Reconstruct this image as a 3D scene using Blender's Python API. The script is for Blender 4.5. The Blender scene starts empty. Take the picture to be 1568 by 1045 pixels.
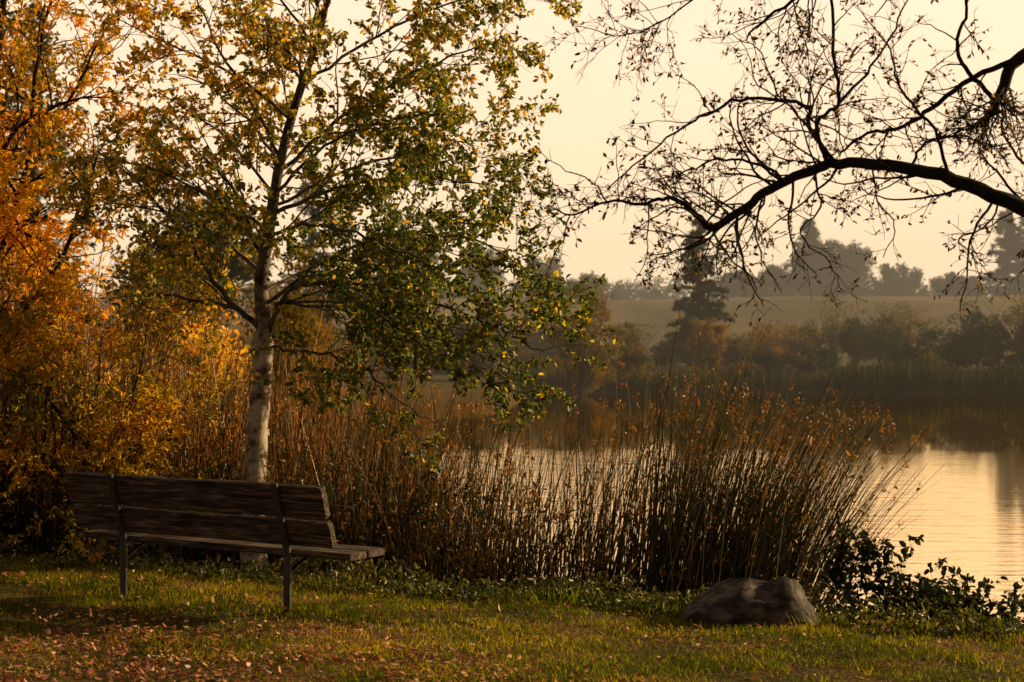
import bpy, math, numpy as np
from mathutils import Vector, noise as mnoise
rng=np.random.default_rng(7)
scene=bpy.context.scene
# ------------------------------------------------------------ helpers
class Acc:
    def __init__(s): s.V=[];s.F={3:[],4:[]};s.M={3:[],4:[]};s.A=[];s.n=0
    def add(s,V,F,mat=0,v=0.5):
        V=np.asarray(V,dtype=np.float32).reshape(-1,3);F=np.asarray(F,dtype=np.int64)
        k=F.shape[1]
        s.V.append(V);s.F[k].append(F+s.n);s.M[k].append(np.full(len(F),mat,dtype=np.int32))
        a=np.empty(len(V),dtype=np.float32);a[:]=v;s.A.append(a);s.n+=len(V)
    def build(s,name,mats,smooth=True,parent=None,loc=None,rotz=0):
        me=bpy.data.meshes.new(name)
        V=np.concatenate(s.V);loops=[];starts=[];ms=[];off=0
        for k in (3,4):
            if s.F[k]:
                F=np.concatenate(s.F[k]);loops.append(F.ravel())
                starts.append(off+np.arange(len(F))*k);off+=F.size;ms.append(np.concatenate(s.M[k]))
        loops=np.concatenate(loops).astype(np.int32);starts=np.concatenate(starts).astype(np.int32);ms=np.concatenate(ms)
        me.vertices.add(len(V));me.vertices.foreach_set('co',V.ravel())
        me.loops.add(len(loops));me.loops.foreach_set('vertex_index',loops)
        me.polygons.add(len(starts));me.polygons.foreach_set('loop_start',starts)
        me.update(calc_edges=True)
        me.polygons.foreach_set('material_index',ms)
        me.polygons.foreach_set('use_smooth',np.full(len(starts),smooth))
        at=me.attributes.new('v','FLOAT','POINT');at.data.foreach_set('value',np.concatenate(s.A))
        for m in mats: me.materials.append(m)
        me.update()
        o=bpy.data.objects.new(name,me);scene.collection.objects.link(o)
        if parent: o.parent=parent
        if loc: o.location=loc
        o.rotation_euler[2]=rotz
        return o
def nrm(a): return a/np.maximum(np.linalg.norm(a,axis=-1,keepdims=True),1e-9)
def sm(a,b,x):
    t=np.clip((x-a)/(b-a),0,1);return t*t*(3-2*t)
REF=nrm(np.array([.31,.92,.13]))
def tube(acc,P,R,sides=5,mat=0,v=.5):
    P=np.asarray(P,float);R=np.asarray(R,float);n=len(P)
    T=nrm(np.gradient(P,axis=0));U=nrm(np.cross(T,REF));W=np.cross(T,U)
    a=np.arange(sides)*2*math.pi/sides
    ring=P[:,None]+R[:,None,None]*(np.cos(a)[None,:,None]*U[:,None]+np.sin(a)[None,:,None]*W[:,None])
    i=np.arange(n-1)[:,None]*sides;j=np.arange(sides)[None];j2=(j+1)%sides
    F=np.stack([i+j,i+j2,i+sides+j2,i+sides+j],-1).reshape(-1,4)
    acc.add(ring.reshape(-1,3),F,mat,v)
def leaves(acc,P,D,size,width=.5,mat=1,v=.5,r=rng,fold=.15,simple=False):
    P=np.asarray(P,float);N=len(P)
    if N==0:return
    D=nrm(np.asarray(D,float));S=np.broadcast_to(size,(N,))[:,None]
    X=nrm(np.cross(D,r.normal(size=(N,3))));Z=np.cross(D,X)
    w=S*width*.5
    v=np.broadcast_to(v,(N,))
    if simple:
        V=np.stack([P,P+D*S*.5+X*w,P+D*S,P+D*S*.5-X*w+Z*w*fold*2],1).reshape(-1,3)
        F=np.arange(N)[:,None]*4+np.array([[0,1,2,3]])
        acc.add(V,F,mat,np.repeat(v,4));return
    Zf=Z*S*fold
    V=np.stack([P,P+D*S*.28+X*w*.9+Zf,P+D*S*.68+X*w*.8+Zf,P+D*S-Zf*.5,P+D*S*.68-X*w*.8+Zf,P+D*S*.28-X*w*.9+Zf],1).reshape(-1,3)
    b=np.arange(N)[:,None]*6
    F=np.concatenate([b+np.array([[0,1,2,3]]),b+np.array([[0,3,4,5]])])
    acc.add(V,F,mat,np.repeat(v,6))
def spline(P,k=5):
    P=np.asarray(P,float);Q=np.vstack([2*P[0]-P[1],P,2*P[-1]-P[-2]]);out=[]
    for i in range(1,len(Q)-2):
        for t in np.arange(k)/k:
            a,b,c,d=Q[i-1:i+3]
            out.append(.5*((2*b)+(c-a)*t+(2*a-5*b+4*c-d)*t*t+(-a+3*b-3*c+d)*t**3))
    out.append(P[-1]);return np.array(out)
class Tree:
    def __init__(s,r,seg=.12,wander=.18,trop=.02,ratio=(.55,.55,.5),dens=(5,7,8),ang=(40,70),leaf_from=2,leafgap=.03,maxlev=3,minL=.08,decay=.55,lmax=1.3):
        s.r=r;s.seg=seg;s.w=wander;s.trop=trop;s.ratio=ratio;s.dens=dens;s.ang=ang;s.lf=leaf_from;s.lg=leafgap;s.max=maxlev;s.minL=minL;s.decay=decay;s.lmax=lmax
        s.B=[];s.LP=[];s.LD=[]
    def children(s,P,R,L,lev,t0=.2):
        r=s.r
        if lev>s.max:return
        n=r.poisson(L*s.dens[min(lev-1,len(s.dens)-1)])
        ra=s.ratio[min(lev-1,len(s.ratio)-1)]
        for _ in range(n):
            t=r.uniform(t0,1.0);f=t*(len(P)-1);i=min(int(f),len(P)-2);p=P[i]+(P[i+1]-P[i])*(f-i)
            d=nrm(P[i+1]-P[i]);q=nrm(np.cross(d,r.normal(size=3)));a=math.radians(r.uniform(*s.ang))
            dd=d*math.cos(a)+q*math.sin(a)
            l=max(min(L*ra,s.lmax)*(1.15-.6*t)*r.uniform(.6,1.25),s.minL)
            s.grow(p,dd,l,min(max(R[i]*s.decay,.0016),.0035+l*.008),lev)
    def grow(s,p,d,L,r0,lev):
        r=s.r;n=max(3,int(L/s.seg)+1);st=L/(n-1);P=[p]
        for i in range(n-1):
            d=nrm(d+r.normal(size=3)*s.w+np.array([0,0,s.trop]));p=p+d*st;P.append(p)
        P=np.array(P);R=np.linspace(r0,max(r0*.35,.0012),n)
        s.B.append((P,R));s.children(P,R,L,lev+1)
        if lev>=s.lf:s.leafalong(P,L,.15)
    def leafalong(s,P,L,t0=.15):
        r=s.r;k=r.poisson(L/s.lg)
        if k==0:return
        t=r.uniform(t0,1,k)*(len(P)-1);i=np.minimum(t.astype(int),len(P)-2)
        pp=P[i]+(P[i+1]-P[i])*(t-i)[:,None];dd=nrm(P[i+1]-P[i])
        s.LP.append(pp);s.LD.append(nrm(dd*.5+r.normal(size=(k,3))*.7+np.array([0,0,-.25])))
    def limb(s,pts,r0,r1,k=5,jit=.012,lev=1,t0=.15):
        P=spline(pts,k);P[1:-1]+=s.r.normal(size=P[1:-1].shape)*jit
        R=np.linspace(r0,r1,len(P));s.B.append((P,R))
        L=np.linalg.norm(np.diff(P,axis=0),axis=1).sum();s.children(P,R,L,lev,t0);return P
    def emit(s,acc,sides=(8,5,3),mat=0):
        for P,R in s.B:
            k=sides[0] if R[0]>.03 else sides[1] if R[0]>.008 else sides[2]
            tube(acc,P,R,k,mat,.2)
    def lp(s): return np.concatenate(s.LP),np.concatenate(s.LD)

# ------------------------------------------------------------ materials
def newmat(name):
    m=bpy.data.materials.new(name);m.use_nodes=True;nt=m.node_tree;nt.nodes.clear()
    return m,nt,nt.nodes,nt.links
def ramp(ns,stops,interp='LINEAR'):
    n=ns.new('ShaderNodeValToRGB');e=n.color_ramp.elements;n.color_ramp.interpolation=interp
    while len(e)<len(stops): e.new(.5)
    for i,(p,c) in enumerate(stops): e[i].position=p;e[i].color=(*c,1)
    return n
def leafmat(name,stops,trans=.5,gloss=.06,tb=1.5,rough=.45):
    m,nt,ns,ln=newmat(name)
    out=ns.new('ShaderNodeOutputMaterial');at=ns.new('ShaderNodeAttribute');at.attribute_name='v'
    rp=ramp(ns,stops);ln.new(at.outputs['Fac'],rp.inputs[0])
    d=ns.new('ShaderNodeBsdfDiffuse');t=ns.new('ShaderNodeBsdfTranslucent')
    mul=ns.new('ShaderNodeMixRGB');mul.blend_type='MULTIPLY';mul.inputs[0].default_value=1;mul.inputs[2].default_value=(tb*1.08,tb*1.05,tb*.6,1)
    ln.new(rp.outputs[0],d.inputs[0]);ln.new(rp.outputs[0],mul.inputs[1]);ln.new(mul.outputs[0],t.inputs[0])
    mx=ns.new('ShaderNodeMixShader');mx.inputs[0].default_value=trans
    ln.new(d.outputs[0],mx.inputs[1]);ln.new(t.outputs[0],mx.inputs[2])
    if gloss<=0:
        ln.new(mx.outputs[0],out.inputs[0]);return m
    g=ns.new('ShaderNodeBsdfGlossy');g.inputs['Roughness'].default_value=rough;g.inputs[0].default_value=(.9,.85,.75,1)
    m2=ns.new('ShaderNodeMixShader');m2.inputs[0].default_value=gloss
    ln.new(mx.outputs[0],m2.inputs[1]);ln.new(g.outputs[0],m2.inputs[2]);ln.new(m2.outputs[0],out.inputs[0])
    return m
def noisemat(name,stops,scale=(1,1,1),nscale=5,detail=8,rough=.85,bump=.3,bdist=.02,spec=.3,coord='Object',dist=0,vmul=None):
    m,nt,ns,ln=newmat(name);out=ns.new('ShaderNodeOutputMaterial');b=ns.new('ShaderNodeBsdfPrincipled')
    tc=ns.new('ShaderNodeTexCoord');mp=ns.new('ShaderNodeMapping');mp.inputs['Scale'].default_value=scale
    n=ns.new('ShaderNodeTexNoise');n.inputs['Scale'].default_value=nscale;n.inputs['Detail'].default_value=detail;n.inputs['Roughness'].default_value=.62;n.inputs['Distortion'].default_value=dist
    rp=ramp(ns,stops);bp=ns.new('ShaderNodeBump');bp.inputs['Strength'].default_value=bump;bp.inputs['Distance'].default_value=bdist
    ln.new(tc.outputs[coord],mp.inputs[0]);ln.new(mp.outputs[0],n.inputs[0]);ln.new(n.outputs[0],rp.inputs[0])
    col=rp.outputs[0]
    if vmul:
        at=ns.new('ShaderNodeAttribute');at.attribute_name='v';mr=ns.new('ShaderNodeMapRange');mr.inputs['To Min'].default_value=vmul;ln.new(at.outputs['Fac'],mr.inputs[0])
        mm=ns.new('ShaderNodeMixRGB');mm.blend_type='MULTIPLY';mm.inputs[0].default_value=1;ln.new(col,mm.inputs[1]);ln.new(mr.outputs[0],mm.inputs[2]);col=mm.outputs[0]
    ln.new(col,b.inputs['Base Color'])
    ln.new(n.outputs[0],bp.inputs['Height']);ln.new(bp.outputs[0],b.inputs['Normal'])
    b.inputs['Roughness'].default_value=rough;b.inputs['Specular IOR Level'].default_value=spec
    ln.new(b.outputs[0],out.inputs[0]);return m
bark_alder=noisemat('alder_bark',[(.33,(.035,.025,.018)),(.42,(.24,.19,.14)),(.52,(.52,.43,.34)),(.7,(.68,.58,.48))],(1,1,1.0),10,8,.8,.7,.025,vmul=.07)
bark_dark=noisemat('dark_bark',[(.35,(.006,.005,.004)),(.65,(.04,.03,.022))],(1,1,.6),18,8,.9,.6,.015)
bark_far=noisemat('far_bark',[(.35,(.05,.04,.03)),(.65,(.11,.09,.07))],(1,1,.3),3,4,.9,.1,.02)
L_alder=leafmat('alder_leaf',[(0,(.02,.034,.006)),(.35,(.056,.088,.012)),(.6,(.16,.175,.018)),(.8,(.5,.37,.03)),(1,(.66,.35,.02))],.55,.05,1.8)
L_gold=leafmat('golden_leaf',[(0,(.055,.07,.008)),(.3,(.25,.21,.016)),(.65,(.72,.43,.025)),(1,(.86,.36,.018))],.55,.03,1.5)
L_oak=leafmat('oak_leaf',[(0,(.012,.012,.004)),(.5,(.05,.035,.01)),(1,(.3,.14,.02))],.5,0,1.5)
L_far=leafmat('far_leaf',[(0,(.018,.026,.009)),(.35,(.04,.05,.015)),(.65,(.13,.11,.028)),(1,(.34,.2,.035))],.35,0,1.2)
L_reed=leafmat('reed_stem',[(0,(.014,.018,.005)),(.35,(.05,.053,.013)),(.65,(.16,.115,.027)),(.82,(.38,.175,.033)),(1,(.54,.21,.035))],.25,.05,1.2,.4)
L_herb=leafmat('herb_leaf',[(0,(.012,.02,.005)),(.4,(.045,.06,.01)),(.7,(.13,.13,.02)),(1,(.3,.2,.05))],.4,.05,1.4)
L_grass=leafmat('grass_blade',[(0,(.03,.052,.005)),(.4,(.13,.16,.01)),(.75,(.42,.34,.02)),(1,(.6,.4,.06))],.45,0,1.5)
L_litter=leafmat('litter_leaf',[(0,(.14,.045,.02)),(.5,(.46,.16,.06)),(.8,(.64,.29,.13)),(1,(.72,.52,.36))],.2,.04,1)
wood=noisemat('weathered_wood',[(.36,(.008,.006,.005)),(.46,(.038,.026,.019)),(.54,(.10,.072,.052)),(.66,(.25,.19,.145))],(.8,9,13),3.6,10,.75,1,.012,.3,dist=1.0)
metal=noisemat('painted_steel',[(.35,(.025,.025,.022)),(.7,(.06,.056,.05))],(1,1,1),30,5,.5,.2,.003,.5)
rockm=noisemat('boulder_rock',[(.36,(.012,.009,.007)),(.5,(.055,.041,.032)),(.62,(.17,.13,.10))],(1,1,2.2),7,12,.75,.8,.02,.3)
gm,nt,ns,ln=newmat('ground_soil')
out=ns.new('ShaderNodeOutputMaterial');b=ns.new('ShaderNodeBsdfPrincipled');b.inputs['Roughness'].default_value=.95;b.inputs['Specular IOR Level'].default_value=.1
geo=ns.new('ShaderNodeNewGeometry');at=ns.new('ShaderNodeAttribute');at.attribute_name='v'
n1=ns.new('ShaderNodeTexNoise');n1.inputs['Scale'].default_value=1.3;n1.inputs['Detail'].default_value=10
n2=ns.new('ShaderNodeTexNoise');n2.inputs['Scale'].default_value=28;n2.inputs['Detail'].default_value=6
ln.new(geo.outputs['Position'],n1.inputs[0]);ln.new(geo.outputs['Position'],n2.inputs[0])
ra=ramp(ns,[(.3,(.035,.042,.006)),(.5,(.10,.07,.018)),(.66,(.24,.12,.045))]);ln.new(n1.outputs[0],ra.inputs[0])
rb=ramp(ns,[(.35,(.35,.35,.35)),(.65,(1.3,1.3,1.3))]);ln.new(n2.outputs[0],rb.inputs[0])
mu=ns.new('ShaderNodeMixRGB');mu.blend_type='MULTIPLY';mu.inputs[0].default_value=1;ln.new(ra.outputs[0],mu.inputs[1]);ln.new(rb.outputs[0],mu.inputs[2])
n3=ns.new('ShaderNodeTexNoise');n3.inputs['Scale'].default_value=.06;n3.inputs['Detail'].default_value=8;ln.new(geo.outputs['Position'],n3.inputs[0])
rf=ramp(ns,[(.35,(.08,.065,.027)),(.55,(.19,.135,.06)),(.7,(.27,.19,.09))]);ln.new(n3.outputs[0],rf.inputs[0])
mm=ns.new('ShaderNodeMixRGB');ln.new(at.outputs['Fac'],mm.inputs[0]);ln.new(mu.outputs[0],mm.inputs[1]);ln.new(rf.outputs[0],mm.inputs[2])
bp=ns.new('ShaderNodeBump');bp.inputs['Strength'].default_value=.6;bp.inputs['Distance'].default_value=.03
ln.new(n2.outputs[0],bp.inputs['Height']);ln.new(bp.outputs[0],b.inputs['Normal']);ln.new(mm.outputs[0],b.inputs['Base Color']);ln.new(b.outputs[0],out.inputs[0])
# water
wm,nt,ns,ln=newmat('lake_water')
out=ns.new('ShaderNodeOutputMaterial');geo=ns.new('ShaderNodeNewGeometry')
mp=ns.new('ShaderNodeMapping');mp.inputs['Scale'].default_value=(.45,1.8,1);ln.new(geo.outputs['Position'],mp.inputs[0])
w1=ns.new('ShaderNodeTexNoise');w1.inputs['Scale'].default_value=2.3;w1.inputs['Detail'].default_value=4;ln.new(mp.outputs[0],w1.inputs[0])
sep=ns.new('ShaderNodeSeparateXYZ');ln.new(geo.outputs['Position'],sep.inputs[0])
mr=ns.new('ShaderNodeMapRange');mr.inputs['From Min'].default_value=44;mr.inputs['From Max'].default_value=48;mr.inputs['To Min'].default_value=1;mr.inputs['To Max'].default_value=.04
ln.new(sep.outputs['Y'],mr.inputs['Value'])
mrx=ns.new('ShaderNodeMapRange');mrx.inputs['From Min'].default_value=3.5;mrx.inputs['From Max'].default_value=9;mrx.inputs['To Min'].default_value=1;mrx.inputs['To Max'].default_value=.16
ln.new(sep.outputs['X'],mrx.inputs['Value'])
ml=ns.new('ShaderNodeMath');ml.operation='MULTIPLY';ln.new(mr.outputs[0],ml.inputs[0]);ln.new(mrx.outputs[0],ml.inputs[1])
ml2=ns.new('ShaderNodeMath');ml2.operation='MULTIPLY';ml2.inputs[1].default_value=.34;ln.new(ml.outputs[0],ml2.inputs[0])
bp=ns.new('ShaderNodeBump');bp.inputs['Distance'].default_value=.06;ln.new(ml2.outputs[0],bp.inputs['Strength']);ln.new(w1.outputs[0],bp.inputs['Height'])
gl=ns.new('ShaderNodeBsdfGlossy');gl.inputs[0].default_value=(1,.82,.55,1);gl.inputs['Roughness'].default_value=.025
df=ns.new('ShaderNodeBsdfDiffuse');df.inputs[0].default_value=(.018,.016,.008,1)
fr=ns.new('ShaderNodeFresnel');fr.inputs[0].default_value=1.33
ln.new(bp.outputs[0],gl.inputs['Normal']);ln.new(bp.outputs[0],fr.inputs['Normal'])
mf=ns.new('ShaderNodeMath');mf.operation='MULTIPLY';mf.inputs[1].default_value=3.6;mf.use_clamp=True;ln.new(fr.outputs[0],mf.inputs[0])
mx=ns.new('ShaderNodeMixShader');ln.new(mf.outputs[0],mx.inputs[0]);ln.new(df.outputs[0],mx.inputs[1]);ln.new(gl.outputs[0],mx.inputs[2]);ln.new(mx.outputs[0],out.inputs[0])

# ------------------------------------------------------------ terrain
WL=-1.2
def wob(x,y,s):
    return (np.sin(x*1.3/s+y*.7/s)+np.sin(x*.53/s-y*1.9/s+1.3)+np.sin(x*2.7/s+y*2.3/s+.4)*.5)/2.5
def edge(x,y): return (y-(11.72-.5*x))/1.118+wob(x,y,.45)*.12
def H(x,y):
    x=np.asarray(x,float);y=np.asarray(y,float)
    e=edge(x,y)
    near=-2.6*sm(-.2,6.2,e)+wob(x,y,.7)*.018+wob(x,y,.16)*.006
    xs=np.interp(y,[12,16,20,40,60,76,84,90,97,110],[-1,-2.4,-3.6,-6,-9,-9,1.5,2.6,3,3])+wob(x,y,3)*.5
    m=sm(0,3.5,xs-x);left=-2.6+(2.0+.05*np.clip(xs-x,0,30))*m+wob(x,y,2)*.08*m
    sy=99+wob(x,y,9)*1.5
    far=-2.6+2.5*sm(sy-2,sy+5,y)+1.0*sm(105,135,y)+5.2*sm(140,172,y)+wob(x,y,12)*.3*sm(120,150,y)
    far=far+sm(500,1100,y)*(10+22*sm(200,420,x)+12*wob(x,y,95)+4*wob(x,y,31))
    near=np.where(y>60,-2.6,near)
    return np.maximum(np.maximum(near,left),far)
ys=np.concatenate([np.linspace(-60,4,24),np.linspace(4.1,18,140),np.linspace(18.3,60,90),np.linspace(60.8,180,110),np.linspace(185,1500,90)])
xs_=np.concatenate([np.linspace(-900,-60,40),np.linspace(-55,-9,40),np.linspace(-8.5,8,150),np.linspace(8.6,60,70),np.linspace(66,900,60)])
X,Y=np.meshgrid(xs_,ys);Z=H(X,Y)
ny,nx=X.shape;idx=np.arange(ny*nx).reshape(ny,nx)
F=np.stack([idx[:-1,:-1],idx[:-1,1:],idx[1:,1:],idx[1:,:-1]],-1).reshape(-1,4)
acc=Acc();acc.add(np.stack([X,Y,Z],-1),F,0,sm(40,110,Y).ravel());acc.build('ground',[gm])
acc=Acc();acc.add([(-900,11,WL),(900,11,WL),(900,135,WL),(-900,135,WL)],[[0,1,2,3]]);acc.build('lake_water',[wm])

# ------------------------------------------------------------ grass and litter
N=300000
x=rng.uniform(-7.5,6.5,N);y=rng.uniform(4.5,15.2,N);e=edge(x,y)
den=.3+.7*(wob(x,y,.35)+.5*wob(x,y,.13)>-.25)
dirt=((x<-1.0)&(y<10.3+wob(x,y,.4)*.5)&(y-9.5+ (x+2.5)*.3<.3+wob(x,y,.2)*.3))
bare=((np.hypot(x+1.9,(y-10.75)*2)<1.0+.25*wob(x,y,.2))|(np.hypot(x+.6,(y-11.2)*2.2)<.6+.2*wob(x,y,.2)))&(rng.random(N)<.6)
k=(e<.7)&(rng.random(N)<den)&(~dirt|(rng.random(N)<.3))&~bare;x=x[k];y=y[k];e=e[k];N=len(x)
z=H(x,y)-.004;h=(.018+.026*rng.random(N)+.022*np.clip(wob(x,y,.3),0,1))*(1+1.3*sm(-.2,.4,e)*rng.random(N))
ang=rng.uniform(0,2*math.pi,N);w=.0035+.002*rng.random(N);lean=rng.normal(size=(N,2))*.55
B=np.stack([x,y,z],-1);U=np.stack([np.cos(ang),np.sin(ang),0*ang],-1)*w[:,None]
T=B+np.stack([lean[:,0]*h,lean[:,1]*h,h],-1)
V=np.stack([B-U,B+U,T],1).reshape(-1,3)
gv=np.clip(.47+.24*wob(x,y,.8)+.18*wob(x,y,.22)+.14*rng.normal(size=N)+.3*(rng.random(N)<.08),0,1)
acc=Acc();acc.add(V,np.arange(N*3).reshape(-1,3),0,np.repeat(gv,3));acc.build('grass',[L_grass])
acc=Acc()
def tuft(cx,cy,n,rad,hh,vb):
    a=rng.uniform(0,6.28,n);q=rad*np.sqrt(rng.random(n));x=cx+np.cos(a)*q;y=cy+np.sin(a)*q
    P=np.stack([x,y,H(x,y)-.01],-1);D=np.stack([np.cos(a)*.45,np.sin(a)*.45,np.ones(n)],-1)+rng.normal(size=(n,3))*.2
    leaves(acc,P,D,hh*rng.uniform(.5,1.1,n),.07,0,np.clip(vb+rng.normal(size=n)*.12,0,1),fold=.02)
for cx,cy in [(-2.73,12.0),(-1.48,11.2),(-3.2,12.3),(-2.0,11.5),(-1.2,11.1),(-2.4,11.3),(-.9,11.0)]: tuft(cx,cy,160,.22,.09,.15)
for i in range(190):
    cx=rng.uniform(-6,4.2);cy=11.72-.5*cx+rng.uniform(-.05,.9);tuft(cx,cy,40,.16,rng.uniform(.06,.17) if cx>-1.5 else .1,rng.uniform(.1,.45))
acc.build('bank_grass',[L_grass])
N=80000
x=rng.uniform(-6.5,5.5,N);y=rng.uniform(5,14,N);e=edge(x,y)
pr=np.clip(.05+.95*sm(.9,-2.0,x+ (y-9.5)*.8)*sm(12.2,9.6,y)*(.65+.7*wob(x,y,.3))+.12*(wob(x,y,.6)>.5),0,1)
k=(e<0)&(rng.random(N)<pr);x=x[k];y=y[k];N=len(x)
P=np.stack([x,y,H(x,y)+rng.uniform(.015,.05,N)],-1);D=np.stack([*rng.normal(size=(2,N)),rng.normal(size=N)*.3],-1)
acc=Acc();D=nrm(D);S=rng.uniform(.018,.052,N)[:,None];Xv=nrm(np.cross(D,np.array([0,0,1])+rng.normal(size=(N,3))*.45));Zv=np.cross(D,Xv)*.15*S
V=np.stack([P,P+D*S*.3+Xv*S*.27+Zv,P+D*S*.7+Xv*S*.22+Zv,P+D*S,P+D*S*.7-Xv*S*.22+Zv,P+D*S*.3-Xv*S*.27+Zv],1).reshape(-1,3)
bb=np.arange(N)[:,None]*6;acc.add(V,np.concatenate([bb+np.array([[0,1,2,3]]),bb+np.array([[0,3,4,5]])]),0,np.repeat(rng.random(N),6));acc.build('fallen_leaves',[L_litter])

# ------------------------------------------------------------ bench
bench=bpy.data.objects.new('park_bench',None);scene.collection.objects.link(bench)
bench.location=(-2.73,12.0,0);bench.rotation_euler[2]=math.atan2(-.537,.843)
def board(name,x0,x1,origin,wv,tv,W,Th,chip=.004,rc=.03):
    ends=np.array([0,.003,.008,.016,rc]);xs=np.concatenate([x0+ends,np.linspace(x0+rc+.03,x1-rc-.03,56),x1-ends[::-1]]);n=len(xs)
    c=.009
    prof=np.array([(c,0),(W-c,0),(W-.003,.003),(W,c),(W,Th-c),(W-.003,Th-.003),(W-c,Th),(c,Th),(.003,Th-.003),(0,Th-c),(0,c),(.003,.003)])
    m=len(prof);wv=np.array(wv,float);tv=np.array(tv,float);o=np.array(origin,float);V=[]
    ph=rng.uniform(0,9,4)
    for i,xx in enumerate(xs):
        g=np.sin(xx*3.1+ph[0])*.3+np.sin(xx*9+ph[1])*.3+np.sin(xx*27+ph[2])*.2+rng.normal()*.3
        pa=prof.copy()
        pa[1:6,0]+=g*chip;pa[7:,0]+=rng.normal()*chip*.3;pa[0,0]+=rng.normal()*chip*.3
        d=min(xx-x0,x1-xx,rc);ins=rc-math.sqrt(max(rc*rc-(rc-d)**2,0));pa[:,0]=np.clip(pa[:,0],ins,W-ins)
        V.append(o+np.array([xx,0,0])+pa[:,:1]*wv+pa[:,1:]*tv)
    V=np.array(V).reshape(-1,3);i=np.arange(n-1)[:,None]*m;j=np.arange(m)[None];j2=(j+1)%m
    F=np.stack([i+j,i+j2,i+m+j2,i+m+j],-1).reshape(-1,4);a=Acc();a.add(V,F)
    for s0,rev in((0,1),((n-1)*m,0)):
        cV=V[s0:s0+m];ctr=cV.mean(0,keepdims=True);VV=np.vstack([cV,ctr]);FF=np.array([[k,(k+1)%m,m] for k in range(m)]);a.add(VV,FF[:,::-1] if rev else FF)
    return a.build(name,[wood],smooth=False,parent=bench)
th=math.atan2(.13,.45);wv=(0,-math.sin(th),math.cos(th));tv=(0,math.cos(th),math.sin(th))
def bp_(s,off):
    return np.array([0,0,.42])+s*np.array(wv)+off*np.array(tv)
board('backrest_lower_board',-.465,1.87,bp_(.035,.012),wv,tv,.180,.045)
board('backrest_upper_board',-.48,1.86,bp_(.234,.012),wv,tv,.222,.045,.008)
board('seat_rear_board',-.46,1.98,(0,.03,.385),(0,1,0),(0,0,1),.2,.045)
board('seat_front_board',-.46,1.97,(0,.24,.385),(0,1,0),(0,0,1),.2,.045)
def bar(name,pts,wx,wy):
    P=np.array(pts,float);n=len(P);V=[]
    T=nrm(np.gradient(P,axis=0))
    for p,t in zip(P,T):
        nn=nrm(np.cross(t,[1,0,0]))
        c=.25
        for a,b_ in[(-1,-1+c),(-1+c,-1),(1-c,-1),(1,-1+c),(1,1-c),(1-c,1),(-1+c,1),(-1,1-c)]:V.append(p+np.array([1,0,0])*a*wx+nn*b_*wy)
    m=8;i=np.arange(n-1)[:,None]*m;j=np.arange(m)[None];j2=(j+1)%m
    F=np.stack([i+j,i+j2,i+m+j2,i+m+j],-1).reshape(-1,4);a=Acc();V=np.array(V);a.add(V,F)
    for s0 in(0,(n-1)*m):
        VV=np.vstack([V[s0:s0+m],V[s0:s0+m].mean(0,keepdims=True)]);a.add(VV,np.array([[k,(k+1)%m,m] for k in range(m)]))
    return a.build(name,[metal],smooth=False,parent=bench)
for i,xx in enumerate((0,1.49)):
    s=np.array([xx,0,0])
    bar(f'post_{i+1}',[s+[0,0,-.12],s+[0,0,.2],s+[0,0,.38],s+[0,-.006,.44]]+[s+bp_(q,0)+np.array([0,-.006,0]) for q in(.1,.25,.475)],.027,.012)
    bar(f'seat_arm_{i+1}',[s+[0,.0,.372],s+[0,.2,.372],s+[0,.45,.372]],.022,.010)
    bar(f'brace_{i+1}',[s+[0,.01,.27],s+[0,.1,.32],s+[0,.2,.36]],.02,.006)
    a=Acc()
    for zz in(.1,.17,.29,.4):
        p=s+bp_(zz,-.008);tube(a,[p,p+np.array(tv)*-.012,p+np.array(tv)*-.0125],[.012,.01,.001],8)
    a.build(f'bolts_{i+1}',[metal],parent=bench)

# ------------------------------------------------------------ boulder
import bmesh
bm=bmesh.new();bmesh.ops.create_icosphere(bm,subdivisions=6,radius=1)
pl=[(Vector(a).normalized(),d) for a,d in [((-.5,-.3,.8),.78),((.2,-.5,.85),.80),((.9,-.2,.4),.84),((-.9,-.1,.35),.9),((.1,-1,.1),.72),((-.35,-1,.3),.78),((.6,-.9,.3),.8),((.2,.5,.8),.85),((-.1,-.8,.6),.84)]]
for v in bm.verts:
    c=v.co.copy()
    for nn,d in pl:
        q=c.dot(nn)
        if q>d:c-=nn*(q-d)*.96
    x=c.x
    top=np.interp(x,[-1,-.85,-.5,0,.3,.45,.7,.92,1],[.15,.21,.26,.275,.29,.34,.34,.24,.14])
    p=Vector((c.x*.465,c.y*.32,(c.z*top if c.z>0 else c.z*.12)))
    n=mnoise.fractal(p*4.0+Vector((3,1,7)),1.0,2.1,6)*.022
    n+=-max(0,.06-abs(mnoise.noise(p*2.6+Vector((0,5,2)))))*.3
    v.co=p+c*n
me=bpy.data.meshes.new('boulder');bm.to_mesh(me);bm.free();me.materials.append(rockm)
for p in me.polygons:p.use_smooth=True
o=bpy.data.objects.new('boulder',me);scene.collection.objects.link(o);o.location=(1.54,11.05,-.01);o.rotation_euler[2]=-.1

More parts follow.
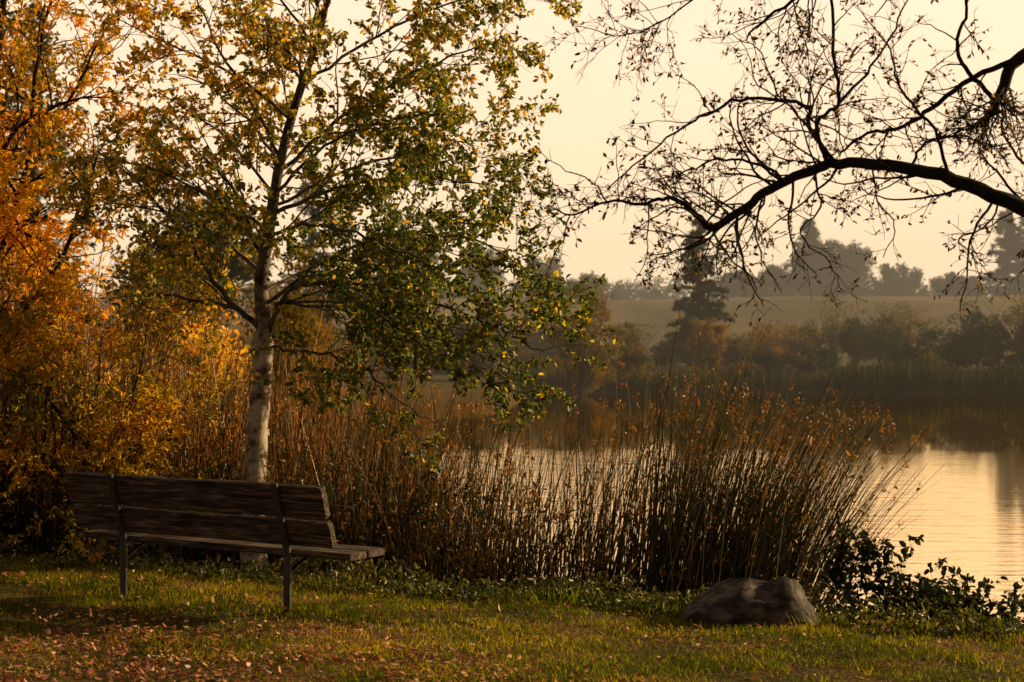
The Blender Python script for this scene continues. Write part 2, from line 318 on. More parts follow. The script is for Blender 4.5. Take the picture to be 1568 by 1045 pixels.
# ------------------------------------------------------------ alder tree
r=np.random.default_rng(11)
t=Tree(r,seg=.1,wander=.15,trop=.012,ratio=(.5,.5,.45),dens=(6.0,8.5,8),leaf_from=2,leafgap=.022,maxlev=3,ang=(30,70))
trunk=[(-2.12,14,-.5),(-2.12,14,-.1),(-2.11,14,.63),(-2.085,14,1.11),(-2.03,14,1.81),(-2.06,14.02,2.29),(-1.99,14,2.72),(-1.9,13.97,3.26),(-1.76,14,3.79),(-1.6,14.03,4.28),(-1.5,14,4.7),(-1.41,14,5.4),(-1.3,14,6.2)]
P=spline(trunk,6);R=np.interp(np.arange(len(P))/6,range(13),[.14,.115,.094,.086,.072,.056,.047,.04,.034,.028,.024,.018,.008])
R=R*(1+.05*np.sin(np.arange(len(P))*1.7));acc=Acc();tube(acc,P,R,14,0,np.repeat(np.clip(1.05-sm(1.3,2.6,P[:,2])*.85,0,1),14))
t.children(P[36:],R[36:],3.4,1,.0)
limbs=[([(-2.04,14,1.86),(-2.43,13.9,2.29),(-2.65,13.8,2.67),(-2.97,13.7,3.04),(-3.3,13.6,3.31)],.026,.008),
([(-2.04,14,1.9),(-2.3,14.1,2.07),(-2.59,14.2,2.13),(-3.02,14.3,2.19),(-3.45,14.3,2.16)],.022,.008),
([(-2.02,14,1.8),(-1.9,13.9,2.1),(-1.75,13.8,2.24),(-1.4,13.7,2.28),(-.98,13.6,2.2),(-.45,13.5,2.05),(0,13.4,1.85),(.25,13.4,1.72)],.026,.006),
([(-1.98,14,2.83),(-1.41,13.9,3.04),(-.77,13.8,3.12),(-.2,13.7,3.05)],.02,.006),
([(-1.9,14,3.2),(-1.31,14,3.69),(-.77,13.9,4.0),(-.1,13.9,4.25)],.019,.006),
([(-2.03,14,2.4),(-2.27,14.1,2.99),(-2.6,14.2,3.37),(-2.92,14.3,3.69)],.02,.007),
([(-1.9,14,3.3),(-2.16,14,3.8),(-2.43,13.9,4.27),(-2.6,13.9,4.7)],.018,.006),
([(-2.0,14,1.75),(-1.6,13.6,1.7),(-1.2,13.4,1.6),(-.9,13.3,1.35),(-.6,13.3,1.15)],.015,.004),
([(-2.05,14,2.6),(-1.7,13.4,2.7),(-1.3,13.0,2.65),(-.8,12.9,2.45),(-.35,12.9,2.3)],.018,.006),
([(-2.0,14,2.7),(-2.3,13.4,2.9),(-2.7,13.1,3.1),(-3.1,13,3.2)],.018,.006),
([(-1.7,14,3.9),(-1.2,14.2,4.3),(-.6,14.3,4.6),(0,14.3,4.75)],.016,.005),
([(-1.6,14,4.2),(-1.9,13.7,4.6),(-2.2,13.6,5.0)],.014,.005),
([(-2.03,14,2.2),(-1.6,14.6,2.5),(-1.1,15,2.7),(-.6,15.2,2.75)],.018,.006),
([(-2.0,14,2.3),(-2.5,14.6,2.7),(-3.0,15,3.0),(-3.5,15.1,3.4)],.018,.006),
([(-2.02,14,2.1),(-1.5,13.7,2.45),(-.9,13.6,2.65),(-.3,13.5,2.6),(.15,13.5,2.35)],.018,.005),
([(-1.95,14,3.0),(-1.5,13.6,3.35),(-1.0,13.5,3.55),(-.4,13.4,3.6)],.016,.005),
([(-1.8,14,3.6),(-2.3,14.2,4.0),(-2.9,14.3,4.3),(-3.3,14.3,4.5)],.016,.005),
([(-1.95,14,3.0),(-2.4,14.2,3.5),(-3.0,14.3,3.9)],.015,.005),
([(-1.98,14,2.9),(-1.3,14.3,3.25),(-.6,14.4,3.45),(-.05,14.4,3.5)],.016,.005),
([(-.98,13.6,2.2),(-.6,13.5,1.95),(-.3,13.45,1.6),(-.05,13.4,1.4)],.01,.004)]
for l,a,b_ in limbs:t.limb(l,a,b_,jit=.01)
t.emit(acc,(8,5,3))
LP,LD=t.lp()
gap=wob(LP[:,0],LP[:,2]*1.1,.22)+wob(LP[:,1],LP[:,0],.3)*.5
k=((gap>-.62)|(r.random(len(LP))<.22))&(LP[:,2]>1.05+.25*np.sin(LP[:,0]*3));LP=LP[k];LD=LD[k];n=len(LP);print('alder leaves',n)
v=np.clip(.37+.14*r.normal(size=n)+.42*sm(-.9,-2.6,LP[:,0])*r.random(n)+.4*(r.random(n)<.13)+.4*sm(2.5,4.2,LP[:,2])*r.random(n),0,1)  # last term yellows upper crown leaves, backlight put into their colour
leaves(acc,LP,LD,r.uniform(.035,.062,n),.58,1,v,r)
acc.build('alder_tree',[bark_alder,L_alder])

# ------------------------------------------------------------ oak with overhanging limb
r=np.random.default_rng(23)
t=Tree(r,seg=.045,wander=.17,trop=-.01,ratio=(.34,.5,.5),dens=(12,11,9),leaf_from=2,leafgap=.065,maxlev=3,ang=(30,75),minL=.06,decay=.55,lmax=.55)
acc=Acc()
TX,TY=5.6,8.6
P=spline([(TX,TY,-.3),(TX,TY,.2),(TX-.1,TY,1.0),(TX-.05,TY+.1,1.9),(TX-.3,TY+.2,3.0),(TX-.4,TY+.2,4.2),(TX,TY,5.6),(TX+.3,TY,7)],6)
tube(acc,P,np.interp(np.linspace(0,1,len(P)),[0,.07,.3,.6,1],[.45,.33,.27,.2,.06]),16,0)
L1=[(5.4,8.7,1.9),(4.6,8.9,2.12),(3.7,9,2.2),(2.95,9,2.39),(2.70,9,2.5),(2.47,9,2.6),(2.12,9,2.71),(1.78,9,2.74),(1.57,9,2.7),(1.36,9,2.6),(1.19,9,2.48),(1.05,9,2.4),(.95,8.98,2.48),(.83,8.97,2.55),(.675,8.95,2.52),(.5,8.95,2.53),(.3,8.9,2.454),(.2,8.9,2.5)]
P=spline(L1,5);P+=r.normal(size=P.shape)*.005;R=np.interp(np.arange(len(P))/5,[0,2,4,7,9,11,13,17],[.12,.07,.044,.029,.025,.020,.011,.003])
tube(acc,P,R,9,0);t.children(P[15:],R[15:],3.3,1,.0);t.children(P[40:],R[40:],1.9,1,.0)
SB=[([(1.69,9,2.76),(1.57,9,2.92),(1.54,9.02,3.05),(1.26,9.05,3.09),(1.05,9.05,3.01),(.95,9.05,2.96),(.74,9.0,2.8),(.5,9,2.6)],.014,.004),
([(1.66,9,2.75),(1.6,8.95,2.94),(1.72,8.95,3.05),(1.69,8.95,3.25),(1.67,8.9,3.6),(1.69,8.9,3.85)],.012,.008),
([(5.2,8.8,3.2),(4.3,9.1,3.7),(3.4,9.2,3.65),(2.75,9.2,3.33),(2.62,9.2,3.1),(2.53,9.2,2.96)],.06,.018),
([(2.75,9.2,3.33),(2.48,9.2,3.22),(2.26,9.2,3.05),(2.1,9.15,2.95),(1.9,9.1,2.9),(1.74,9.05,2.8)],.018,.007),
([(2.6,9.2,3.1),(2.47,9.2,3.25),(2.4,9.2,3.4),(2.45,9.2,3.6),(2.4,9.1,3.9)],.015,.007),
([(2.3,9,2.68),(2.2,8.9,2.9),(2.0,8.8,3.1),(1.95,8.8,3.3),(1.8,8.8,3.5)],.011,.003),
([(1.45,9,2.65),(1.3,9.1,2.75),(1.12,9.2,2.78),(.9,9.2,2.7),(.75,9.2,2.66)],.01,.003),
([(1.36,9,2.6),(1.27,8.9,2.4),(1.3,8.85,2.22),(1.4,8.85,2.05)],.008,.003),
([(1.6,9,2.7),(1.6,8.9,2.5),(1.5,8.85,2.35),(1.65,8.85,2.2),(1.72,8.85,2.05)],.008,.003),
([(1.05,9,2.4),(1.15,9.05,2.25),(1.3,9.1,2.1),(1.25,9.1,1.98)],.008,.003),
([(2.3,9.1,4.2),(1.9,9.1,3.9),(1.5,9.1,3.62),(1.3,9.1,3.48),(1.25,9.1,3.4)],.016,.004),
([(1.7,9.2,4.3),(1.2,9.2,3.85),(.85,9.2,3.55),(.6,9.2,3.45),(.35,9.2,3.5)],.008,.003),
([(.5,8.95,2.53),(.4,9,2.65),(.25,9,2.72),(.1,9,2.82)],.006,.002),
([(.3,8.9,2.45),(.25,8.9,2.3),(.18,8.9,2.15),(.2,8.9,2.05)],.005,.002),
([(2.1,9,2.71),(2.2,9.1,2.85),(2.4,9.15,2.9),(2.6,9.2,2.85),(2.75,9.2,2.9)],.009,.003),
([(1.57,9,2.92),(1.4,8.95,3.1),(1.3,8.9,3.3),(1.15,8.9,3.4)],.008,.003),
([(1.72,8.95,3.05),(1.9,9,3.25),(2.05,9,3.5),(2.1,9,3.8)],.009,.003),
([(2.6,9,2.55),(2.5,9.1,2.4),(2.4,9.2,2.35),(2.55,9.2,2.2)],.008,.003),
([(2.75,9,2.48),(2.8,8.9,2.35),(2.7,8.9,2.2),(2.6,8.9,2.1)],.008,.003),
([(1.9,9,2.73),(1.95,9.1,2.55),(2.05,9.15,2.42),(2.0,9.2,2.25)],.007,.003),
([(3.0,9.2,2.4),(2.85,9.3,2.7),(2.7,9.4,2.95),(2.75,9.5,3.1)],.012,.004)]
for l,a,b_ in SB:t.limb(l,a,b_,jit=.006,t0=.1 if l[0][0]<4 else .7)
t.emit(acc,(8,5,3));LP,LD=t.lp();n=len(LP);print('oak leaves',n,'branches',len(t.B))
leaves(acc,LP,LD,r.uniform(.016,.038,n),.5,1,np.clip(r.normal(size=n)*.3+.45,0,1),r)
t2=Tree(r,seg=.3,wander=.22,ratio=(.6,.5,.5),dens=(1.6,2.5,4),leaf_from=2,leafgap=.2,maxlev=3,ang=(35,70));t2.minL=.3
for k_ in range(7):
    a=k_*.9-1.6
    if math.cos(a)<-.2: continue
    t2.limb([(5.3,8.8,3+k_*.5),(5.3+math.cos(a)*1.5,8.8+math.sin(a)*1.5,4+k_*.5),(5.3+math.cos(a)*3,8.8+math.sin(a)*3,4.6+k_*.5)],.09,.02)
t2.emit(acc,(8,5,3));LP,LD=t2.lp();leaves(acc,LP,LD,.07,.5,1,.4,r)
acc.build('oak_tree',[bark_dark,L_oak])

# ------------------------------------------------------------ golden willow (left) and shrubs
def bushy(name,seed,limbs,mats,leafsz,vb,width=.28,dens=(4,6,7),gap=.03,wander=.18,trop=.0,ratio=(.5,.5,.45),lmax=1.3):
    r=np.random.default_rng(seed);acc=Acc();t=Tree(r,seg=.12,wander=wander,trop=trop,ratio=ratio,dens=dens,leaf_from=2,leafgap=gap,maxlev=3,ang=(25,65),lmax=lmax)
    for l,a,b_ in limbs:t.limb(l,a,b_,jit=.015,t0=.25)
    t.emit(acc,(8,5,3));LP,LD=t.lp();n=len(LP)
    g=wob(LP[:,0]+LP[:,1]*.3,LP[:,2],.25);k=(g>-.6)|(r.random(n)<.3);LP=LP[k];LD=LD[k];n=len(LP)
    v=np.clip(vb+.26*wob(LP[:,0],LP[:,2],.3)+.13*r.normal(size=n),0,1)
    leaves(acc,LP,LD,leafsz*r.uniform(.6,1.2,n),width,1,v,r);print(name,n)
    return acc.build(name,mats)
bushy('golden_willow_tree',31,[
([(-5.5,15.6,-.8),(-5.4,15.5,.6),(-5.1,15.4,1.8),(-4.9,15.2,3.0),(-4.6,15.2,4.2),(-4.5,15.2,5.4)],.1,.02),
([(-5.2,15.5,1.5),(-4.7,15.3,2.3),(-4.35,15.2,3.2),(-4.2,15.2,4.4),(-3.9,15,5.4)],.04,.01),
([(-5.4,15.5,.8),(-4.7,15.2,1.4),(-4.3,15,2.0),(-3.9,14.9,2.6),(-3.6,14.8,3.4)],.05,.012),
([(-5.2,15.5,1.6),(-4.8,15.0,1.9),(-4.4,14.9,1.7),(-4.0,14.8,1.3),(-3.7,14.7,.9)],.03,.008),
([(-5.2,15.5,2.3),(-4.7,15.2,2.8),(-4.2,15.1,2.7),(-3.8,15,2.4)],.03,.008),
([(-4.9,15.3,3),(-4.4,15.0,3.6),(-3.9,14.9,3.9),(-3.5,14.9,4.6)],.03,.008)],
[bark_dark,L_gold],.07,.63,dens=(5,7,6.5),gap=.022)
bushy('willow_shrub',32,[([(-4.9+.25*i*(1 if i%2 else .4),15.0+.15*i,-.7),(-5.0+.3*i,14.9,.2),(-5.1+.36*i,14.8-.1*(i%2),1.0+.1*(i%3)),(-5.2+.42*i,14.7,1.7+.2*(i%3))],.02,.006) for i in range(6)],[bark_dark,L_gold],.06,.44,dens=(7,7,7),gap=.024)
bushy('bramble_thicket',36,[([(-5.0+.5*i,14.9+.1*(i%3),-.5),(-5.0+.5*i,14.7,.1),(-4.9+.52*i,14.5,.45),(-4.7+.5*i,14.3,.5)],.012,.004) for i in range(9)],[bark_dark,L_herb],.05,.2,.6,dens=(8,7,7),ratio=(.35,.5,.5))
# ------------------------------------------------------------ reeds
def reeds(name,x,y,h,lean,rad,vb,vr,heads=.4,seed=5,dead=.1,bend=.08,hv=.84,hs=1):
    r=np.random.default_rng(seed);N=len(x);ns=7;tt=np.linspace(0,1,ns)
    base=np.stack([x,y,np.maximum(H(x,y),WL-.25)-.05],-1)
    hh=h[:,None];lx=lean[:,0:1];ly=lean[:,1:2]
    c=r.normal(size=(N,2))*.05
    px=base[:,0:1]+hh*(lx*tt*.55+lx*tt**2.2*.45+c[:,:1]*tt**3);py=base[:,1:2]+hh*(ly*tt+c[:,1:]*tt**3)
    pz=base[:,2:3]+hh*tt*np.sqrt(np.clip(1-(lx**2+ly**2)*.6,.2,1))
    kb=r.random(N)<bend
    s=np.sign(r.normal(size=(N,1)))
    k2=kb[:,None]&(tt>.6)
    over=np.clip(tt-.6,0,1)*hh
    px=np.where(k2,px+s*over*.8,px);pz=np.where(k2,pz-over*r.uniform(.8,1.7,(N,1)),pz)
    P=np.stack([px,py,pz],-1)
    R=rad[:,None]*np.interp(tt,[0,.5,1],[1,.85,.25])
    a=np.arange(3)*2.094;ph=r.uniform(0,2,N)
    ring=P[:,:,None]+R[:,:,None,None]*np.stack([np.cos(a[None]+ph[:,None]),np.sin(a[None]+ph[:,None]),0*a[None]+0*ph[:,None]],-1)[:,None]
    i=np.arange(N)[:,None,None]*ns*3+np.arange(ns-1)[None,:,None]*3;j=np.arange(3)[None,None];j2=(j+1)%3
    F=np.stack([i+j,i+j2,i+3+j2,i+3+j],-1).reshape(-1,4)
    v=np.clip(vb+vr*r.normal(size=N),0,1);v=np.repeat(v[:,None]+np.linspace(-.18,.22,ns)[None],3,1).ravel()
    acc=Acc();acc.add(ring.reshape(-1,3),F,0,np.clip(v,0,1))
    hd=np.where(r.random(N)<heads)[0]
    tips=P[hd,-1]*.75+P[hd,-2]*.25;m=10
    PP=np.repeat(tips,m,0)+r.normal(size=(len(tips)*m,3))*np.array([.017,.017,.035])*hs;DD=r.normal(size=PP.shape)+[0,0,-.5]
    leaves(acc,PP,DD,r.uniform(.018,.044,len(PP))*hs,.45,0,np.clip(hv+.12*r.normal(size=len(PP)),0,1),r,simple=True)
    nd=int(N*dead*6);ii=r.integers(0,N,nd);jj=r.integers(2,ns-1,nd)
    PP=P[ii,jj]+r.normal(size=(nd,3))*.02;DD=r.normal(size=(nd,3))+[0,0,-.6]
    leaves(acc,PP,DD,r.uniform(.04,.1,nd),.3,0,np.clip(.8+.15*r.normal(size=nd),0,1),r)
    return acc.build(name,[L_reed])
r=np.random.default_rng(41)
cl=np.stack([r.uniform(-1.7,2.45,76),r.uniform(14.4,17.5,76)],-1)
cl=np.vstack([cl,np.stack([r.uniform(1.0,2.3,34),r.uniform(14.0,15.8,34)],-1)])
M=1700;ci=r.integers(0,len(cl),M);x=cl[ci,0]+r.normal(size=M)*.13;y=cl[ci,1]+r.normal(size=M)*.18
h=r.uniform(1.75,3.05,M)*np.interp(x,[-1.5,.4,1.2,2.1,2.7],[.95,.92,1.05,.98,.84])
ln_=np.stack([.06+r.normal(size=M)*.11+np.interp(x,[-1,1.3,2.0,2.6],[0,.08,.27,.4]),r.normal(size=M)*.08],-1)
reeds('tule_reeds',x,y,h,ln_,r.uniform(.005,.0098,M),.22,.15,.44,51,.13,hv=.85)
n=3800;x=r.uniform(-6.4,-.7,n);y=r.uniform(15.2,18.8,n)
h=r.uniform(1.6,3.3,n)*np.interp(x,[-6,-3,-1.6,-.9],[1.05,1.05,.98,.8])
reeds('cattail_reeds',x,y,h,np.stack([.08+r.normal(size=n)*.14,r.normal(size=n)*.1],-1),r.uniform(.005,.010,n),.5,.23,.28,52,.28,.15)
n=1000;x=r.uniform(-2.2,1.2,n);y=r.uniform(13.9,15.6,n)
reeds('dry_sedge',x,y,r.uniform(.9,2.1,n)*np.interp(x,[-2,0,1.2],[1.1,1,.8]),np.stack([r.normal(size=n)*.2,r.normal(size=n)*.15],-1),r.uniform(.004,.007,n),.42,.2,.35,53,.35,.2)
# ------------------------------------------------------------ low plants on the bank
acc=Acc();n=34000
x=r.uniform(-5.5,4.5,n);e=r.uniform(-.05,2.6,n);y=11.72-.5*x+e*1.118
cl=wob(x,y,.28);hh=(.05+.24*np.clip(cl+.5,0,1)*sm(-.05,.7,e))
k=(cl>-.55)&~((abs(x-1.54)<.5)&(abs(y-10.95)<.4));x=x[k];y=y[k];hh=hh[k];cl=cl[k];n=len(x)
P=np.stack([x,y,H(x,y)+hh*r.random(n)**.6],-1)
leaves(acc,P,r.normal(size=(n,3))+[0,0,.3],r.uniform(.025,.065,n),.5,0,np.clip(.47+.3*wob(x,y,.5)+.17*r.normal(size=n),0,1),r)
acc.build('bank_groundcover',[L_herb])
bushy('ivy_shrub',61,[([(2.15+.09*i,11.9-.03*i,-.5),(2.2+.1*i+.05*math.sin(i*2),11.8,-.12),(2.28+.115*i,11.7,.14+.12*math.sin(i*1.7+1)-.035*i),(2.4+.13*i,11.55,.24-.055*i+.12*math.sin(i*1.3)),(2.58+.14*i,11.35,.12-.055*i)],.007,.003) for i in range(13)],[bark_dark,L_herb],.058,.08,.6,dens=(12,11,7),gap=.026,ratio=(.36,.45,.4),lmax=.36)

# ------------------------------------------------------------ middle and far trees
def puff(acc,c,rad,nb,n,size,vb,r,vv=.14,blob=.42):
    c=np.array(c,float);rad=np.array(rad,float)
    q=nrm(r.normal(size=(nb,3)))*r.random((nb,1))**.45;bc=c+q*rad*.78
    br=rad.mean()*blob*r.uniform(.6,1.2,nb);bv=r.normal(size=nb)*vv*.7
    i=r.integers(0,nb,n);d=nrm(r.normal(size=(n,3)));P=bc[i]+d*(br[i]*r.random(n)**.35)[:,None]*[1,1,.8]
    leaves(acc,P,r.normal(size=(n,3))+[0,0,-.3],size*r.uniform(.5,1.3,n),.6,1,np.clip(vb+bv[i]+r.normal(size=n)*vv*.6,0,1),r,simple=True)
    return bc
def broad(name,x,y,top,w,seed,vb,n=5000,size=.25,mats=None,low=.2,nb=26,blob=.3,depth=None):
    r=np.random.default_rng(seed);acc=Acc();z0=float(H(x,y));hgt=top-z0
    cz=z0+hgt*(low+(1-low)/2);c=(x,y,cz)
    bc=puff(acc,c,(w,depth or w,hgt*(1-low)/2),nb,n,size,vb,r,blob=blob)
    tr=np.array([x,y,z0-.3]);sp=np.array([x+r.normal()*.1,y,z0+hgt*low])
    tube(acc,[tr,(tr+sp)/2,sp,[x,y,cz+hgt*.2]],[hgt*.025,hgt*.02,hgt*.016,hgt*.006],7,0)
    for b_ in bc[:16]:
        s=sp+(np.array([x,y,cz])-sp)*r.random()*.8;mid=(s+b_)/2+r.normal(size=3)*hgt*.02;tube(acc,[s,mid,b_],[hgt*.009,hgt*.006,hgt*.002],4,0)
    return acc.build(name,mats or [bark_far,L_far])
def conifer(name,x,y,top,w,seed,vb=.15,n=9000,size=.2):
    r=np.random.default_rng(seed);acc=Acc();z0=float(H(x,y));h=top-z0
    tube(acc,[(x,y,z0-.3),(x,y,z0+h*.5),(x,y,top)],[h*.022,h*.014,.02],7,0)
    nbr=int(16*h/1.6);PP=[];DD=[]
    for i in range(nbr):
        f=.1+.88*(i/nbr)**.95;a=r.uniform(0,6.28);L=w*(1-f)**.8*r.uniform(.55,1.1)+.12
        s=np.array([x,y,z0+h*f]);d=np.array([math.cos(a),math.sin(a),.12+.2*f])
        tq=np.linspace(0,1,5)[:,None];B=s+d*L*tq+np.array([0,0,-.22*L])*tq**2;tube(acc,B,np.linspace(.05,.01,5),3,0)
        k=int(n/nbr*(.4+1.2*(1-f)));u=r.random(k)**.7
        p=s+d*L*u[:,None]+np.array([0,0,-.22*L])*(u**2)[:,None]
        side=np.array([-math.sin(a),math.cos(a),0]);p=p+side*(r.normal(size=k)*.12*L*(1.1-u))[:,None]+[0,0,-.04]+r.normal(size=(k,3))*.05
        PP.append(p);DD.append(d*.6+r.normal(size=(k,3))*.5+[0,0,-.25])
    PP=np.concatenate(PP);DD=np.concatenate(DD)
    leaves(acc,PP,DD,size*r.uniform(.6,1.3,len(PP)),.35,1,np.clip(vb+.08*r.normal(size=len(PP)),0,1),r,simple=True)
    return acc.build(name,[bark_far,L_far])
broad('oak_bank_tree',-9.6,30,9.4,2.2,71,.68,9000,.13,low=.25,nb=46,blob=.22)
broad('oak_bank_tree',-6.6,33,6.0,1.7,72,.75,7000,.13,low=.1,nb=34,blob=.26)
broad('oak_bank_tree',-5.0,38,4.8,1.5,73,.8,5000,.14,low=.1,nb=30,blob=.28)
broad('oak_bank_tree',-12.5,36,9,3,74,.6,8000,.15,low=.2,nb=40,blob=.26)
broad('willow_bank_tree',-6.6,22,3.9,1.5,75,.78,8000,.09,[bark_dark,L_gold],low=.05,nb=34,blob=.28)
broad('willow_bank_tree',-4.6,25,3.1,1.3,76,.7,7000,.09,[bark_dark,L_gold],low=.05,nb=30,blob=.28)
conifer('pine_tree',-10.3,88,11.5,2.6,77,.2,9000,.25)
conifer('pine_tree',-21,75,17,3.2,78,.2,9000,.3)
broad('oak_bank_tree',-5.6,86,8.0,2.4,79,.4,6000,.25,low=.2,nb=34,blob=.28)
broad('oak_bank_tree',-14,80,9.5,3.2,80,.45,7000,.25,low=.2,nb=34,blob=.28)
broad('willow_bank_tree',-7.5,60,3.6,1.8,81,.7,5000,.16,low=.08,nb=34)
broad('willow_bank_tree',-2.4,91,3.2,2.0,82,.6,5000,.2,low=.05,nb=34)
broad('cottonwood_tree',3.8,93,6.0,2.6,83,.78,12000,.15,low=.04,nb=80,blob=.2)
broad('cottonwood_tree',6.6,98,3.8,1.7,84,.66,6000,.16,low=.05,nb=50,blob=.22)
conifer('spruce_tree',11.8,108,9.8,3.0,85,.22,18000,.24)
broad('golden_shrub',12.0,103,3.6,1.6,86,.95,5000,.16,low=.02,nb=50,blob=.22)
r=np.random.default_rng(90);acc=Acc()
def env(x): return np.interp(x,[-25,4,6,10,14,18,20,24,28,31,36,78],[3,3.2,2.6,2.7,2.6,3.2,4.2,4.4,4.3,5.6,6.2,6])
for i in range(300):
    x=r.uniform(-25,70);y=r.uniform(100.5,116)
    f=sm(100,114,y);top=env(x)*(.35+.65*f)*r.uniform(.75,1.08)
    w=r.uniform(.8,1.9);z0=float(H(x,y));hh=max((top-z0)/2,.6)
    puff(acc,(x,y,z0+hh),(w,w,hh),24,800,.2,np.clip(r.normal()*.22+(.32 if x>20 else .56),.05,.95),r,blob=.3)
for i in range(26):
    x=r.uniform(0,60);y=r.uniform(103,112);z0=float(H(x,y));tp=env(x)*r.uniform(.8,1.12)
    for j in range(9):
        a=r.normal()*.9;tube(acc,[(x,y,z0),(x+a*.5,y+r.normal()*.3,z0+(tp-z0)*.5),(x+a*1.1,y+r.normal()*.5,z0+(tp-z0)*r.uniform(.8,1.0))],[.05,.035,.012],3,0)
    n=700;u=r.random(n);P=np.stack([x+r.normal(size=n)*.75*u,y+r.normal(size=n)*.6,z0+(tp-z0)*(.35+.65*u)],-1);leaves(acc,P,r.normal(size=(n,3)),r.uniform(.1,.22,n),.5,1,np.clip(r.normal(size=n)*.12+r.uniform(.55,.95),0,1),r,simple=True)
acc.build('far_shore_shrubs',[bark_far,L_far])
n=9000;x=r.uniform(-2,75,n);y=99+wob(x,x*0,3)*1.2+r.uniform(-2.2,2.5,n);hg=r.uniform(.8,1.9,n)*(1+.3*wob(x,x*0,2))
P=np.stack([x,y,np.full(n,WL-.1)],-1);acc=Acc();leaves(acc,P,np.stack([r.normal(size=n)*.12,r.normal(size=n)*.12,np.ones(n)],-1),hg,.07,0,np.clip(.3+.22*wob(x,x*0,4)+.15*r.normal(size=n),0,1),r,simple=True)
acc.build('far_shore_reeds',[L_far])
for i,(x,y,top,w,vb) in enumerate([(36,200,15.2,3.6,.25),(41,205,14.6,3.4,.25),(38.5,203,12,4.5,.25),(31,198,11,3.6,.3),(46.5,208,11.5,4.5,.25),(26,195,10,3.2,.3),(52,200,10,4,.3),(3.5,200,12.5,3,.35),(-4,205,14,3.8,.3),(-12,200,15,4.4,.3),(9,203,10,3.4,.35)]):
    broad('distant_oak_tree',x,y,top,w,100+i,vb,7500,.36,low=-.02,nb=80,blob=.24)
for i,(x,y,top,w) in enumerate([(34,196,15.8,3.6),(55,190,16.5,3.8),(58.5,192,18.6,4.0),(63,190,17.5,4.2),(67.5,194,18.5,4)]):
    conifer('distant_pine_tree',x,y,top,w,130+i,.2,9000,.5)
r=np.random.default_rng(95);acc=Acc()
for i in range(110):
    x=r.uniform(-90,110);y=r.uniform(175,230);z0=float(H(x,y));hh=r.uniform(.7,2.4);puff(acc,(x,y,z0+hh*.8),(r.uniform(1.5,5),3,hh),18,700,.45,r.uniform(.2,.5),r,blob=.38)
acc.build('distant_tree_line',[bark_far,L_far])

# ------------------------------------------------------------ glowing haze volume over the far half of the lake and beyond
acc=Acc();x0,x1,y0,y1,z0,z1=-880,880,70,1480,-6,75
acc.add([(x0,y0,z0),(x1,y0,z0),(x1,y1,z0),(x0,y1,z0),(x0,y0,z1),(x1,y0,z1),(x1,y1,z1),(x0,y1,z1)],[[0,3,2,1],[4,5,6,7],[0,1,5,4],[1,2,6,5],[2,3,7,6],[3,0,4,7]])
hm,nt,ns,ln=newmat('haze_glow');out=ns.new('ShaderNodeOutputMaterial');pv=ns.new('ShaderNodeVolumeAbsorption');em=ns.new('ShaderNodeEmission')
dn=.0012;pv.inputs['Color'].default_value=(0,0,0,1);pv.inputs['Density'].default_value=dn
em.inputs[0].default_value=(1.0,.76,.47,1);em.inputs[1].default_value=dn  # volume emits its own peach glow in place of scattered sunlight
ad=ns.new('ShaderNodeAddShader');ln.new(pv.outputs[0],ad.inputs[0]);ln.new(em.outputs[0],ad.inputs[1]);ln.new(ad.outputs[0],out.inputs['Volume'])
acc.build('haze',[hm],smooth=False)

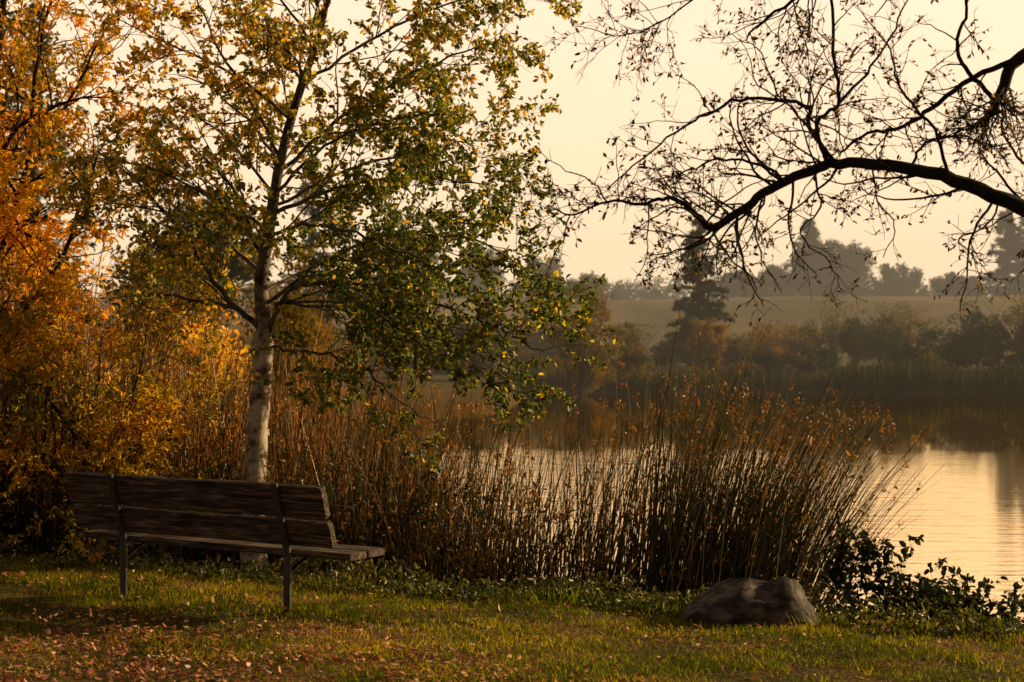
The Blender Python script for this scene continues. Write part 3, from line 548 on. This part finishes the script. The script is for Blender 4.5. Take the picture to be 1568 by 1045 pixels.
# ------------------------------------------------------------ sun and sky
az=math.radians(68);el=math.radians(19)
sd=Vector((math.sin(az)*math.cos(el),math.cos(az)*math.cos(el),math.sin(el)))
sl=bpy.data.lights.new('sun','SUN');sl.energy=5;sl.angle=math.radians(.6);sl.color=(1,.74,.39)
so=bpy.data.objects.new('sun',sl);scene.collection.objects.link(so);so.rotation_euler=sd.to_track_quat('Z','Y').to_euler();so.location=(12,14,12)
w=bpy.data.worlds.new('World');scene.world=w;w.use_nodes=True;nt=w.node_tree;ns=nt.nodes;ln=nt.links;ns.clear()
out=ns.new('ShaderNodeOutputWorld');sky=ns.new('ShaderNodeTexSky');sky.sky_type='NISHITA';sky.sun_disc=False;sky.sun_elevation=el;sky.sun_rotation=az;sky.dust_density=6;sky.air_density=1.5
tn=ns.new('ShaderNodeMixRGB');tn.blend_type='MULTIPLY';tn.inputs[0].default_value=1;tn.inputs[2].default_value=(1,.72,.52,1);ln.new(sky.outputs[0],tn.inputs[1])
b1=ns.new('ShaderNodeBackground');b1.inputs[1].default_value=.05;ln.new(tn.outputs[0],b1.inputs[0])
tc=ns.new('ShaderNodeTexCoord');sp=ns.new('ShaderNodeSeparateXYZ');ln.new(tc.outputs['Generated'],sp.inputs[0])
rp=ramp(ns,[(0,(1.16,.82,.55)),(.08,(1.26,.89,.61)),(.2,(1.22,.88,.65)),(.32,(1.12,.68,.35)),(.55,(.2,.16,.12)),(1,(.05,.05,.06))]);ln.new(sp.outputs['Z'],rp.inputs[0])
mr=ns.new('ShaderNodeMapRange');mr.inputs['From Min'].default_value=-.2;mr.inputs['From Max'].default_value=.85;mr.inputs['To Min'].default_value=.1;mr.inputs['To Max'].default_value=1;ln.new(sp.outputs['Y'],mr.inputs['Value'])
b2=ns.new('ShaderNodeBackground');ln.new(rp.outputs[0],b2.inputs[0]);ln.new(mr.outputs[0],b2.inputs[1])
ad=ns.new('ShaderNodeAddShader');ln.new(b1.outputs[0],ad.inputs[0]);ln.new(b2.outputs[0],ad.inputs[1]);ln.new(ad.outputs[0],out.inputs[0])
# ------------------------------------------------------------ camera
cd=bpy.data.cameras.new('camera');cd.lens=60;cd.sensor_width=36;cd.clip_end=5000;cd.dof.use_dof=True;cd.dof.focus_distance=12;cd.dof.aperture_fstop=3.5
co=bpy.data.objects.new('camera',cd);scene.collection.objects.link(co);co.location=(0,0,1.8);co.rotation_euler=(math.radians(90),0,0);scene.camera=co
scene.view_settings.view_transform='Standard'
